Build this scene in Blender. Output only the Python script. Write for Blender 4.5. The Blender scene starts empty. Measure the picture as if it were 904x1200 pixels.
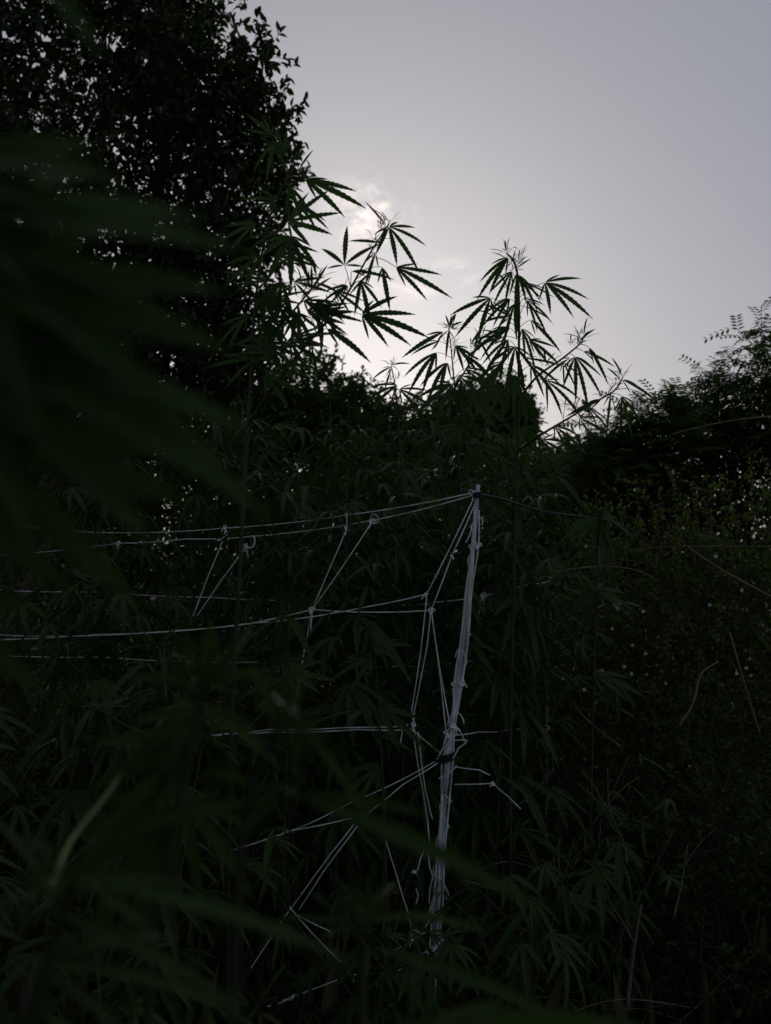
import bpy, math, random
import numpy as np
from mathutils import Vector, Matrix, Euler

# ------------------------------------------------------------------ camera, sky, light
sc = bpy.context.scene
FPX = 890.0                      # focal length in photo pixels (904 x 1200)
CAM = Vector((0, 0, 1.6))
PITCH = math.atan(40 / FPX)
cam_d = bpy.data.cameras.new('camera'); cam = bpy.data.objects.new('camera', cam_d)
sc.collection.objects.link(cam); sc.camera = cam
cam.location = CAM; cam.rotation_euler = (math.pi / 2 + PITCH, 0, 0)
cam_d.sensor_fit = 'VERTICAL'; cam_d.sensor_height = 36.0
cam_d.lens = 18.0 / (600 / FPX)
cam_d.clip_start = 0.02; cam_d.clip_end = 1000
cam_d.dof.use_dof = True; cam_d.dof.focus_distance = 2.6; cam_d.dof.aperture_fstop = 3.2

SUN_EL, SUN_AZ = math.radians(12.5), math.radians(-2.5)     # azimuth from +Y towards +X
w = bpy.data.worlds.new('World'); sc.world = w; w.use_nodes = True
nt = w.node_tree; nt.nodes.clear()
def N(t, **k):
    n = nt.nodes.new(t)
    for a, v in k.items(): setattr(n, a, v)
    return n
sky = N('ShaderNodeTexSky', sky_type='NISHITA'); sky.sun_disc = False
sky.sun_elevation = SUN_EL; sky.sun_rotation = SUN_AZ
sky.air_density = 1.0; sky.dust_density = 4.0; sky.ozone_density = 2.0; sky.altitude = 100
hsv = N('ShaderNodeHueSaturation'); hsv.inputs['Saturation'].default_value = 0.85
gam = N('ShaderNodeGamma'); gam.inputs['Gamma'].default_value = 0.375
tint = N('ShaderNodeMix', data_type='RGBA', blend_type='MULTIPLY'); tint.inputs['Factor'].default_value = 1
tint.inputs['B'].default_value = (0.98, 0.985, 1.09, 1)
bg = N('ShaderNodeBackground'); bg.inputs['Strength'].default_value = 0.15
out = N('ShaderNodeOutputWorld')
# thin veil of cirrus round the low sun
tc = N('ShaderNodeTexCoord')
def cloud(direction, size, scale, thr, seed):
    m = N('ShaderNodeVectorMath', operation='SUBTRACT'); m.inputs[1].default_value = direction
    nt.links.new(tc.outputs['Generated'], m.inputs[0])
    st = N('ShaderNodeVectorMath', operation='MULTIPLY'); st.inputs[1].default_value = (1 / size[0], 0, 1 / size[1])
    nt.links.new(m.outputs[0], st.inputs[0])
    ln = N('ShaderNodeVectorMath', operation='LENGTH'); nt.links.new(st.outputs[0], ln.inputs[0])
    mr = N('ShaderNodeMapRange', interpolation_type='SMOOTHSTEP')
    mr.inputs['From Min'].default_value = 1.0; mr.inputs['From Max'].default_value = 0.0
    nt.links.new(ln.outputs['Value'], mr.inputs['Value'])
    mp = N('ShaderNodeMapping'); mp.inputs['Scale'].default_value = (1, 1, 1.5)
    mp.inputs['Rotation'].default_value = (0, -0.6, 0); mp.inputs['Location'].default_value = (seed, 0, seed)
    nt.links.new(tc.outputs['Generated'], mp.inputs['Vector'])
    no = N('ShaderNodeTexNoise'); no.inputs['Scale'].default_value = scale; no.inputs['Detail'].default_value = 7
    no.inputs['Roughness'].default_value = 0.6; no.inputs['Distortion'].default_value = 0.5
    nt.links.new(mp.outputs[0], no.inputs['Vector'])
    r = N('ShaderNodeMapRange', interpolation_type='SMOOTHSTEP'); r.inputs['From Min'].default_value = thr
    r.inputs['From Max'].default_value = thr + 0.22; nt.links.new(no.outputs['Fac'], r.inputs['Value'])
    mu = N('ShaderNodeMath', operation='MULTIPLY'); nt.links.new(mr.outputs[0], mu.inputs[0]); nt.links.new(r.outputs[0], mu.inputs[1])
    return mu
def pdir(px, py):
    v = Vector(((px - 452) / FPX, math.cos(PITCH) - (600 - py) / FPX * math.sin(PITCH),
                math.sin(PITCH) + (600 - py) / FPX * math.cos(PITCH)))
    return v.normalized()
c1 = cloud(pdir(432, 252), (0.075, 0.055), 22, 0.43, 0.3)
c2 = cloud(pdir(495, 328), (0.13, 0.032), 16, 0.47, 1.7)
mx = N('ShaderNodeMath', operation='MAXIMUM'); nt.links.new(c1.outputs[0], mx.inputs[0]); nt.links.new(c2.outputs[0], mx.inputs[1])
cm = N('ShaderNodeMix', data_type='RGBA'); cm.inputs['B'].default_value = (6.4, 5.7, 5.3, 1)
sf = N('ShaderNodeMath', operation='MULTIPLY'); sf.inputs[1].default_value = 0.85
nt.links.new(mx.outputs[0], sf.inputs[0])
nt.links.new(sky.outputs[0], hsv.inputs['Color']); nt.links.new(hsv.outputs[0], gam.inputs[0])
nt.links.new(gam.outputs[0], tint.inputs['A']); nt.links.new(tint.outputs['Result'], cm.inputs['A'])
nt.links.new(sf.outputs[0], cm.inputs['Factor']); nt.links.new(cm.outputs['Result'], bg.inputs['Color'])
nt.links.new(bg.outputs[0], out.inputs['Surface'])

sd = bpy.data.lights.new('sun', 'SUN'); sun = bpy.data.objects.new('sun', sd); sc.collection.objects.link(sun)
sd.energy = 0.5; sd.angle = math.radians(10); sd.color = (1, 0.9, 0.8)
S = Vector((math.sin(SUN_AZ) * math.cos(SUN_EL), math.cos(SUN_AZ) * math.cos(SUN_EL), math.sin(SUN_EL)))
sun.rotation_euler = S.to_track_quat('Z', 'Y').to_euler(); sun.location = S * 30
vs = sc.view_settings; sc.display_settings.display_device = 'sRGB'
vs.view_transform = 'Standard'; vs.look = 'None'; vs.exposure = 0.41; vs.gamma = 1.0; vs.use_curve_mapping = False
sc.cycles.max_bounces = 5; sc.cycles.diffuse_bounces = 3; sc.cycles.glossy_bounces = 2; sc.cycles.transmission_bounces = 3
sc.cycles.use_denoising = True
sc.cycles.sample_clamp_indirect = 3

# ------------------------------------------------------------------ helpers
COL = sc.collection
WO = {}                                     # world origin of each object
random.seed(11)
Rv = Vector((1, 0, 0)); Fv = Vector((0, math.cos(PITCH), math.sin(PITCH))); Uv = Vector((0, -math.sin(PITCH), math.cos(PITCH)))
def P(px, py, d):
    r = Fv + Rv * ((px - 452) / FPX) + Uv * ((600 - py) / FPX)
    return CAM + r * (d / r.y)
def tag(o, label=None, cat=None, group=None, kind=None):
    for k, v in (('label', label), ('category', cat), ('group', group), ('kind', kind)):
        if v: o[k] = v
    return o
def empty(name, loc, label, cat, group=None):
    o = bpy.data.objects.new(name, None); COL.objects.link(o); o.location = loc; o.empty_display_size = 0.1
    WO[o] = Vector(loc); return tag(o, label, cat, group)
def place(o, origin, parent):
    COL.objects.link(o); WO[o] = Vector(origin)
    if parent is not None:
        o.parent = parent; o.location = WO[o] - WO[parent]
    else: o.location = origin
    return o
def mk(name, verts, faces, mat, parent=None, origin=None, smooth=True):
    origin = Vector(origin) if origin is not None else (WO[parent] if parent is not None else Vector((0, 0, 0)))
    me = bpy.data.meshes.new(name)
    me.from_pydata([(v[0] - origin.x, v[1] - origin.y, v[2] - origin.z) for v in verts], [], faces)
    me.materials.append(mat)
    if smooth: me.polygons.foreach_set('use_smooth', [True] * len(me.polygons))
    return place(bpy.data.objects.new(name, me), origin, parent)
def mkq(name, V, Q, mat, parent=None, origin=None):          # numpy verts, quads
    origin = Vector(origin) if origin is not None else (WO[parent] if parent is not None else Vector((0, 0, 0)))
    me = bpy.data.meshes.new(name); V = (V - np.array(origin)).astype(np.float32)
    me.vertices.add(len(V)); me.vertices.foreach_set('co', V.ravel())
    me.loops.add(Q.size); me.loops.foreach_set('vertex_index', Q.astype(np.int32).ravel())
    me.polygons.add(len(Q)); me.polygons.foreach_set('loop_start', np.arange(len(Q), dtype=np.int32) * 4)
    me.update(calc_edges=True); me.validate(); me.materials.append(mat)
    return place(bpy.data.objects.new(name, me), origin, parent)
def frame_of(t):
    t = t.normalized(); a = Vector((0, 0, 1)) if abs(t.z) < 0.9 else Vector((1, 0, 0))
    u = t.cross(a).normalized(); return u, t.cross(u).normalized()
def smooth_path(pts, n=6):
    pts = [Vector(p) for p in pts]
    if len(pts) < 3: return [pts[0].lerp(pts[-1], i / n) for i in range(n + 1)]
    q = [pts[0] * 2 - pts[1]] + pts + [pts[-1] * 2 - pts[-2]]; r = []
    for i in range(1, len(q) - 2):
        a, b, c, d = q[i - 1:i + 3]
        for k in range(n):
            t = k / n
            r.append(0.5 * (2 * b + (c - a) * t + (2 * a - 5 * b + 4 * c - d) * t * t + (3 * b - a - 3 * c + d) * t ** 3))
    r.append(pts[-1]); return r
def tube(V, F, path, rad, sides=6):
    n = len(path); base = len(V); u = None
    for i, p in enumerate(path):
        t = (path[min(i + 1, n - 1)] - path[max(i - 1, 0)])
        if t.length < 1e-9: t = Vector((0, 0, 1))
        t.normalize()
        if u is None: u, v = frame_of(t)
        else:
            u = (u - t * u.dot(t)); u = u.normalized() if u.length > 1e-6 else frame_of(t)[0]; v = t.cross(u)
        r = rad(i / max(n - 1, 1)) if callable(rad) else rad
        for k in range(sides):
            a = 2 * math.pi * k / sides
            V.append(p + u * (math.cos(a) * r) + v * (math.sin(a) * r))
    for i in range(n - 1):
        for k in range(sides):
            a = base + i * sides + k; b = base + i * sides + (k + 1) % sides
            F.append((a, b, b + sides, a + sides))
    F.append(tuple(base + k for k in range(sides))[::-1]); F.append(tuple(base + (n - 1) * sides + k for k in range(sides)))
def resample(path, step):
    L = [0.0]
    for a, b in zip(path, path[1:]): L.append(L[-1] + (b - a).length)
    n = max(2, int(L[-1] / step) + 1); r = []; j = 0
    for i in range(n):
        s = L[-1] * i / (n - 1)
        while j < len(L) - 2 and L[j + 1] < s: j += 1
        seg = L[j + 1] - L[j]; r.append(path[j].lerp(path[j + 1], (s - L[j]) / seg if seg > 0 else 0))
    return r

# ------------------------------------------------------------------ materials
def mat(name, build):
    m = bpy.data.materials.new(name); m.use_nodes = True; t = m.node_tree; t.nodes.clear()
    o = t.nodes.new('ShaderNodeOutputMaterial'); t.links.new(build(t).outputs[0], o.inputs['Surface']); return m
def leaf_mat(name, ca, cb, rough=0.5, spec=0.35, trans=0.2, tcol=None, obj_random=False):
    def b(t):
        g = t.nodes.new('ShaderNodeNewGeometry'); oi = t.nodes.new('ShaderNodeObjectInfo')
        tx = t.nodes.new('ShaderNodeTexCoord'); no = t.nodes.new('ShaderNodeTexNoise'); no.inputs['Scale'].default_value = 40 if obj_random else 1.6
        t.links.new(tx.outputs['Object'], no.inputs['Vector'])
        av = t.nodes.new('ShaderNodeMath'); av.operation = 'MULTIPLY_ADD'; av.inputs[1].default_value = 0.6
        t.links.new(oi.outputs['Random'] if obj_random else g.outputs['Random Per Island'], av.inputs[0])
        h = t.nodes.new('ShaderNodeMath'); h.operation = 'MULTIPLY'; h.inputs[1].default_value = 0.4
        t.links.new(no.outputs['Fac'], h.inputs[0]); t.links.new(h.outputs[0], av.inputs[2])
        mx = t.nodes.new('ShaderNodeMix'); mx.data_type = 'RGBA'; mx.inputs['A'].default_value = (*ca, 1); mx.inputs['B'].default_value = (*cb, 1)
        t.links.new(av.outputs[0], mx.inputs['Factor'])
        p = t.nodes.new('ShaderNodeBsdfPrincipled'); p.inputs['Roughness'].default_value = rough
        p.inputs['Specular IOR Level'].default_value = spec
        t.links.new(mx.outputs['Result'], p.inputs['Base Color'])
        tr = t.nodes.new('ShaderNodeBsdfTranslucent'); tr.inputs['Color'].default_value = (*(tcol or (cb[0] * 1.3, cb[1] * 1.8, cb[2] * 0.6)), 1)
        ms = t.nodes.new('ShaderNodeMixShader'); ms.inputs[0].default_value = trans
        t.links.new(p.outputs[0], ms.inputs[1]); t.links.new(tr.outputs[0], ms.inputs[2]); return ms
    return mat(name, b)
def rough_mat(name, ca, cb, scale, rough=0.8, spec=0.2, bump=0.0, stretch=None, metal=0.0):
    def b(t):
        tx = t.nodes.new('ShaderNodeTexCoord'); mp = t.nodes.new('ShaderNodeMapping'); no = t.nodes.new('ShaderNodeTexNoise')
        no.inputs['Scale'].default_value = scale; no.inputs['Detail'].default_value = 6
        if stretch: mp.inputs['Scale'].default_value = stretch
        t.links.new(tx.outputs['Object'], mp.inputs[0]); t.links.new(mp.outputs[0], no.inputs['Vector'])
        cr = t.nodes.new('ShaderNodeMapRange'); cr.inputs['From Min'].default_value = 0.35; cr.inputs['From Max'].default_value = 0.65
        t.links.new(no.outputs['Fac'], cr.inputs['Value'])
        mx = t.nodes.new('ShaderNodeMix'); mx.data_type = 'RGBA'; mx.inputs['A'].default_value = (*ca, 1); mx.inputs['B'].default_value = (*cb, 1)
        t.links.new(cr.outputs[0], mx.inputs['Factor'])
        p = t.nodes.new('ShaderNodeBsdfPrincipled'); p.inputs['Roughness'].default_value = rough; p.inputs['Specular IOR Level'].default_value = spec
        p.inputs['Metallic'].default_value = metal
        t.links.new(mx.outputs['Result'], p.inputs['Base Color'])
        if bump:
            bp = t.nodes.new('ShaderNodeBump'); bp.inputs['Strength'].default_value = bump; bp.inputs['Distance'].default_value = 0.01
            t.links.new(no.outputs['Fac'], bp.inputs['Height']); t.links.new(bp.outputs[0], p.inputs['Normal'])
        return p
    return mat(name, b)
M_HEMP = leaf_mat('hemp_leaf', (0.017, 0.039, 0.008), (0.042, 0.078, 0.017), 0.42, 0.14, 0.25, (0.045, 0.11, 0.004), True)
M_STEM = rough_mat('green_stem', (0.02, 0.03, 0.012), (0.045, 0.05, 0.025), 30, 0.6, 0.3)
M_CROWN = leaf_mat('tree_leaf', (0.018, 0.03, 0.014), (0.045, 0.062, 0.024), 0.5, 0.2, 0.15)
M_CROWN2 = leaf_mat('far_leaf', (0.020, 0.040, 0.010), (0.055, 0.078, 0.018), 0.6, 0.15, 0.3)
M_FEATHER = leaf_mat('feather_leaf', (0.028, 0.050, 0.015), (0.065, 0.092, 0.028), 0.6, 0.15, 0.3)
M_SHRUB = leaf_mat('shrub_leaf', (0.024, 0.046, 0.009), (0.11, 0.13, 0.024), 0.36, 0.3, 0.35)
M_SHRUB_SHADED = leaf_mat('shrub_leaf_shade_tone', (0.016, 0.030, 0.008), (0.045, 0.064, 0.017), 0.45, 0.12, 0.25)  # darker copy of the shrub leaf, the shade of low growth put into its colour
M_GRASS = leaf_mat('grass_blade', (0.03, 0.045, 0.015), (0.13, 0.11, 0.055), 0.6, 0.3, 0.15)
M_LITTER = leaf_mat('leaf_litter', (0.03, 0.022, 0.014), (0.14, 0.11, 0.075), 0.75, 0.2, 0.05)
M_FLOWER = leaf_mat('white_petal', (0.5, 0.5, 0.45), (0.75, 0.75, 0.7), 0.6, 0.2, 0.3, (0.6, 0.6, 0.55))
M_BARK = rough_mat('bark', (0.03, 0.024, 0.018), (0.08, 0.065, 0.05), 14, 0.9, 0.1, 0.6, (1, 1, 0.25))
M_DRY = rough_mat('dry_stalk', (0.09, 0.07, 0.045), (0.20, 0.17, 0.12), 20, 0.8, 0.2, 0.0, (1, 1, 0.1))
M_SOIL = rough_mat('soil', (0.022, 0.016, 0.011), (0.06, 0.045, 0.03), 3.5, 0.95, 0.1, 0.8)
M_TWINE = rough_mat('white_twine', (0.46, 0.52, 0.42), (0.92, 0.95, 0.93), 16, 0.7, 0.2, 0.5)
M_POLE = rough_mat('grey_pole', (0.36, 0.36, 0.42), (0.90, 0.89, 0.93), 30, 0.28, 0.5, 0.15, (1, 1, 0.12))
M_STAKE = rough_mat('weathered_stake', (0.16, 0.17, 0.20), (0.55, 0.56, 0.60), 30, 0.8, 0.2, 0.4, (1, 1, 0.12))
M_WOOD = rough_mat('old_wood', (0.07, 0.06, 0.05), (0.16, 0.14, 0.12), 22, 0.9, 0.1, 0.4, (1, 1, 0.12))
M_PALE = rough_mat('pale_petiole', (0.14, 0.22, 0.06), (0.22, 0.30, 0.10), 20, 0.5, 0.4)
M_BLACK = rough_mat('black_cord', (0.008, 0.008, 0.009), (0.015, 0.015, 0.016), 20, 0.5, 0.3)

# ------------------------------------------------------------------ ground
def ground():
    n = 90; xs = np.sign(np.linspace(-1, 1, n)) * np.abs(np.linspace(-1, 1, n)) ** 2.2 * 140
    X, Y = np.meshgrid(xs, xs + 6); rs = np.random.RandomState(2)
    Z = 0.03 * np.sin(X * 1.3 + 1) * np.cos(Y * 1.1) + rs.uniform(-0.015, 0.015, X.shape)
    V = np.stack([X, Y, Z], -1).reshape(-1, 3); i = np.arange(n * n).reshape(n, n)
    Q = np.stack([i[:-1, :-1], i[:-1, 1:], i[1:, 1:], i[1:, :-1]], -1).reshape(-1, 4)
    tag(mkq('ground', V, Q, M_SOIL), 'dark bare soil under the plants', None, None, 'structure')
ground()

# ------------------------------------------------------------------ small-leaf clouds (numpy)
def unit(a): return a / np.maximum(np.linalg.norm(a, axis=-1, keepdims=True), 1e-9)
def leaves(p, d, nrm, L, W, fold=0.25, droop=0.12):
    """six-point folded leaves: base p, direction d, upper normal nrm"""
    d = unit(d); s = unit(np.cross(nrm, d)); nn = np.cross(d, s); L = L[:, None]; W = W[:, None]
    a = p; t = p + d * L - nn * L * droop
    l1 = p + d * L * 0.33 + s * W * 0.46 + nn * W * fold; r1 = p + d * L * 0.33 - s * W * 0.46 + nn * W * fold
    l2 = p + d * L * 0.68 + s * W * 0.40 + nn * (W * fold - L * droop * 0.4); r2 = p + d * L * 0.68 - s * W * 0.40 + nn * (W * fold - L * droop * 0.4)
    V = np.stack([a, l1, l2, t, r1, r2], 1).reshape(-1, 3)
    k = np.arange(len(p))[:, None] * 6
    Q = np.concatenate([k + np.array([[0, 3, 2, 1]]), k + np.array([[0, 4, 5, 3]])], 1).reshape(-1, 4)
    return V, Q
def twig_mesh(a, b, r):
    """three-sided slivers from a to b"""
    t = unit(b - a); h = np.where(np.abs(t[:, 2:3]) < 0.9, np.array([[0, 0, 1.0]]), np.array([[1.0, 0, 0]]))
    u = unit(np.cross(t, h)); v = np.cross(t, u); vs_ = []
    for q, rr in ((a, r), (b, r * 0.4)):
        for ang in (0, 2.094, 4.189): vs_.append(q + (u * math.cos(ang) + v * math.sin(ang)) * rr)
    V = np.stack(vs_, 1).reshape(-1, 3); k = np.arange(len(a))[:, None] * 6
    Q = np.concatenate([k + np.array([[i, (i + 1) % 3, 3 + (i + 1) % 3, 3 + i]]) for i in range(3)], 1).reshape(-1, 4)
    return V, Q
def ell_sample(rs, blobs, n, shell):
    vol = np.array([b[1][0] * b[1][1] * b[1][2] for b in blobs]) ** 0.7; k = rs.choice(len(blobs), n, p=vol / vol.sum())
    c = np.array([b[0] for b in blobs])[k]; r = np.array([b[1] for b in blobs])[k]
    u = unit(rs.normal(size=(n, 3))); rad = rs.uniform(0, 1, (n, 1)) ** shell
    return c + u * r * rad, u
def foliage(rs, pts, out, per, tl, ll, lw, up=0.35, droopd=0.2):
    """twigs at pts growing along out, `per` leaves on each"""
    n = len(pts); d = unit(out + rs.normal(size=(n, 3)) * 0.6 + np.array([0, 0, up])); ln = tl * rs.uniform(0.6, 1.3, (n, 1))
    a = pts - d * ln * 0.5; b = pts + d * ln * 0.5
    t = (np.arange(per) + 0.6) / per; t = np.broadcast_to(t, (n, per)) + rs.uniform(-0.04, 0.04, (n, per))
    base = (a[:, None] + (b - a)[:, None] * t[..., None]).reshape(-1, 3)
    ld = unit(np.repeat(d, per, 0) * 0.6 + rs.normal(size=(n * per, 3)) * 0.75 + np.array([0, 0, -droopd]))
    nr = unit(rs.normal(size=(n * per, 3)) * 0.55 + np.array([0, 0, 1.0]))
    s = rs.uniform(0.65, 1.25, n * per)
    return a, b, leaves(base, ld, nr, ll * s, lw * s)
def grow_limbs(V, F, base, tips, r0, rs, sides=7, bend=0.25):
    """a trunk leaving base, forking to each tip"""
    fork = Vector((base[0], base[1], base[2])); ctr = Vector(np.mean(tips, 0)); h = (ctr - fork).length
    mid = fork.lerp(ctr, 0.38) + Vector((rs.uniform(-.1, .1) * h, rs.uniform(-.1, .1) * h, 0.0))
    tr = smooth_path([fork, fork.lerp(mid, 0.5) + Vector((rs.uniform(-.05, .05) * h, 0, 0)), mid, mid.lerp(ctr, 0.8)], 6)
    tube(V, F, tr, lambda t: r0 * (1.25 - 0.9 * t ** 0.7), sides)
    for tp in tips:
        tp = Vector(tp); s = tr[int(rs.uniform(0.35, 0.95) * (len(tr) - 1))]
        m = s.lerp(tp, 0.5) + Vector(rs.uniform(-1, 1, 3)) * (tp - s).length * bend * 0.6
        tube(V, F, smooth_path([s, m, tp], 5), lambda t: r0 * (0.42 - 0.36 * t), 5)
def tree(name, label, base, blobs, n_tw, per, tl, ll, lw, mat_, r0, seed, shell=0.45, group=None, cat='tree', up=0.35, n_limb=14, skip=None):
    rs = np.random.RandomState(seed); root = empty(name, base, label, cat, group)
    pts, out = ell_sample(rs, blobs, n_tw, shell)
    keep = pts[:, 2] > base[2] + 0.08
    if skip is not None: keep &= ~skip(pts)
    pts, out = pts[keep], out[keep]
    a, b, (LV, LQ) = foliage(rs, pts, out, per, tl, ll, lw, up)
    tag(mkq('crown', LV, LQ, mat_, root), kind='stuff')
    V, F = [], []; tips = pts[rs.choice(len(pts), min(n_limb, len(pts)), replace=False)]
    grow_limbs(V, F, base, tips, r0, rs); mk('trunk', V, F, M_BARK, root)
    TV, TQ = twig_mesh(a, b, np.full((len(a), 1), max(0.0025, tl * 0.012)))
    tag(mkq('twig', TV, TQ, M_BARK, root), kind='stuff')
    return root
def feather_tree(name, label, base, blobs, n_tw, mat_, r0, seed, frond=0.19, lf=0.042, shell=0.4, group=None):
    rs = np.random.RandomState(seed); root = empty(name, base, label, 'tree', group)
    pts, out = ell_sample(rs, blobs, n_tw, shell)
    n = len(pts); d = unit(out + rs.normal(size=(n, 3)) * 0.4 + np.array([0, 0, 0.5])); a = pts - d * 0.16; b = pts + d * 0.16
    nf = 5; t = np.broadcast_to((np.arange(nf) + 1) / nf, (n, nf)); fb = (a[:, None] + (b - a)[:, None] * t[..., None]).reshape(-1, 3)
    fd = unit(np.repeat(d, nf, 0) * 0.5 + rs.normal(size=(n * nf, 3)) * np.array([1, 1, 0.45]))
    fn = unit(rs.normal(size=(n * nf, 3)) * 0.3 + np.array([0, 0, 1.0])); fl = frond * rs.uniform(0.7, 1.2, (n * nf, 1))
    side = unit(np.cross(fn, fd)); npair = 5; P_, D_, N_ = [], [], []
    for i in range(npair):
        q = fb + fd * fl * (0.2 + 0.8 * i / (npair - 1)) - fn * fl * 0.25 * (i / npair) ** 2
        for s in (-1, 1):
            P_.append(q); D_.append(unit(side * s + fd * 0.55 - fn * 0.15)); N_.append(fn)
    p = np.concatenate(P_); LV, LQ = leaves(p, np.concatenate(D_), np.concatenate(N_), np.full(len(p), lf * 1.3), np.full(len(p), lf * 0.52), 0.1, 0.1)
    tag(mkq('crown', LV, LQ, mat_, root), kind='stuff')
    V, F = [], []; tips = pts[rs.choice(n, 18, replace=False)]; grow_limbs(V, F, base, tips, r0, rs); mk('trunk', V, F, M_BARK, root)
    TV, TQ = twig_mesh(np.concatenate([a, fb]), np.concatenate([b, fb + fd * fl * 0.95 - fn * fl * 0.18]), np.concatenate([np.full((n, 1), 0.004), np.full((n * nf, 1), 0.0012)]))
    tag(mkq('twig', TV, TQ, M_BARK, root), kind='stuff'); return root

# the big tree on the left
def V3(px, py, d): return tuple(P(px, py, d))
big_base = (-3.3, 6.6, 0)
big_blobs = [(V3(60, 60, 6.4), (1.15, 1.3, 1.1)), (V3(190, 40, 6.3), (0.75, 1.1, 0.8)), (V3(215, 130, 6.2), (0.72, 1.0, 0.6)),
             (V3(245, 150, 6.1), (0.62, 0.8, 0.55)), (V3(312, 140, 6.0), (0.32, 0.4, 0.27)), (V3(318, 190, 6.0), (0.26, 0.4, 0.28)), (V3(290, 105, 6.0), (0.3, 0.4, 0.25)), (V3(330, 235, 6.0), (0.16, 0.3, 0.2)), (V3(318, 290, 6.1), (0.2, 0.3, 0.25)), (V3(318, 345, 6.1), (0.17, 0.3, 0.22)), (V3(310, 60, 6.0), (0.14, 0.3, 0.14)), (V3(262, 300, 6.2), (0.42, 0.7, 0.55)), (V3(250, 400, 6.4), (0.5, 0.8, 0.5)), (V3(285, 250, 6.1), (0.3, 0.5, 0.4)), (V3(200, 430, 6.4), (0.7, 0.8, 0.5)), (V3(290, 420, 6.4), (0.32, 0.5, 0.4)), (V3(120, 230, 6.4), (1.1, 1.2, 0.75)), (V3(225, 275, 6.4), (0.62, 0.8, 0.65)),
             (V3(60, 350, 6.5), (1.2, 1.2, 0.8)), (V3(200, 380, 6.6), (0.8, 1.0, 0.6)), (V3(-150, 100, 6.5), (1.6, 1.6, 1.8)), (V3(40, -150, 6.6), (1.7, 1.6, 1.2)),
             (V3(-100, 420, 6.8), (1.5, 1.3, 1.1)), (V3(170, -70, 6.3), (0.9, 1, 0.8))]
tree('broadleaf_tree', 'tall dense broadleaf tree with small oval leaves towering over the hemp plants', big_base, big_blobs,
     6700, 12, 0.24, 0.075, 0.036, M_CROWN, 0.17, 3, 0.40, n_limb=34)
# trees further back
G = 'trees closing off the view'
tree('round_tree', 'rounded dense tree rising just behind the tall forked hemp plant', V3(345, 640, 11.5)[:2] + (0,),
     [(V3(355, 480, 11.5), (1.15, 1.2, 0.85)), (V3(300, 500, 11.5), (1.0, 1.2, 0.8)), (V3(405, 500, 11.5), (0.85, 1.0, 0.7)), (V3(340, 560, 11.5), (1.7, 1.3, 1.4))],
     3000, 10, 0.3, 0.085, 0.045, M_CROWN2, 0.13, 5, 0.4, G)
tree('round_tree', 'small rounded tree behind the straight hemp plant above the grey pole', V3(572, 640, 13)[:2] + (0,),
     [(V3(575, 485, 13), (0.75, 0.9, 0.75)), (V3(560, 540, 13), (1.2, 1.2, 1.0)), (V3(600, 500, 13), (0.5, 0.8, 0.6)), (V3(535, 490, 13), (0.55, .8, .6))],
     2300, 10, 0.28, 0.085, 0.045, M_CROWN2, 0.12, 6, 0.4, G)
tree('low_tree', 'low spreading tree filling the gap between the two rounded trees', V3(470, 640, 10.5)[:2] + (0,),
     [(V3(470, 530, 10.5), (0.95, 1, 0.75)), (V3(430, 560, 10.5), (1.0, 1, 1.0)), (V3(510, 560, 10.5), (0.9, 1, 0.95))],
     1900, 10, 0.28, 0.08, 0.04, M_CROWN2, 0.1, 7, 0.4, G)
tree('low_tree', 'low dark tree between the small rounded tree and the feathery trees', V3(670, 640, 11)[:2] + (0,),
     [(V3(660, 570, 11), (0.9, 1, 0.72)), (V3(720, 575, 11), (1.0, 1, 0.95)), (V3(690, 620, 11), (1.4, 1, 1.0))],
     2000, 10, 0.28, 0.08, 0.04, M_CROWN2, 0.1, 8, 0.4, G)
tree('low_tree', 'shadowed low tree at the foot of the tall broadleaf tree', V3(190, 640, 9)[:2] + (0,),
     [(V3(190, 510, 9), (1.1, 1, 0.9)), (V3(80, 520, 9), (1.3, 1, 1.1)), (V3(-30, 520, 9), (1.3, 1, 1.2)), (V3(130, 600, 9), (1.8, 1, 1.0))],
     2600, 10, 0.28, 0.08, 0.04, M_CROWN2, 0.1, 9, 0.4, G)
feather_tree('feathery_tree', 'tallest feathery-leaved tree with fine pinnate fronds at the thicket edge', V3(915, 640, 6)[:2] + (0,),
     [(V3(893, 400, 6), (0.11, 0.25, 0.13)), (V3(915, 430, 6), (0.2, 0.4, 0.3)), (V3(935, 470, 6), (0.34, 0.5, 0.45)), (V3(890, 500, 6), (0.36, 0.5, 0.3)), (V3(980, 440, 6), (0.5, 0.6, 0.5))], 260, M_FEATHER, 0.045, 21, group=G)
feather_tree('feathery_tree', 'rounded feathery-leaved tree with a flat crown beside the tallest feathery one', V3(838, 640, 6.3)[:2] + (0,),
     [(V3(850, 455, 6.3), (0.2, 0.3, 0.13)), (V3(838, 485, 6.3), (0.3, 0.4, 0.2)), (V3(800, 490, 6.3), (0.16, 0.3, 0.14)), (V3(850, 530, 6.3), (0.42, 0.5, 0.3))], 170, M_FEATHER, 0.045, 22, group=G)
feather_tree('feathery_tree', 'slender feathery-leaved sapling with a single narrow top', V3(782, 640, 6)[:2] + (0,),
     [(V3(783, 462, 6), (0.06, 0.1, 0.12)), (V3(785, 495, 6), (0.14, 0.2, 0.14)), (V3(770, 530, 6), (0.26, 0.4, 0.22))], 80, M_FEATHER, 0.03, 23, group=G)
feather_tree('feathery_tree', 'low feathery-leaved tree under the tip of the long arching hemp branch', V3(725, 640, 6.2)[:2] + (0,),
     [(V3(735, 505, 6.2), (0.2, 0.3, 0.13)), (V3(700, 520, 6.2), (0.24, 0.3, 0.14)), (V3(725, 550, 6.2), (0.4, 0.4, 0.25))], 110, M_FEATHER, 0.03, 24, group=G)

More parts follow.
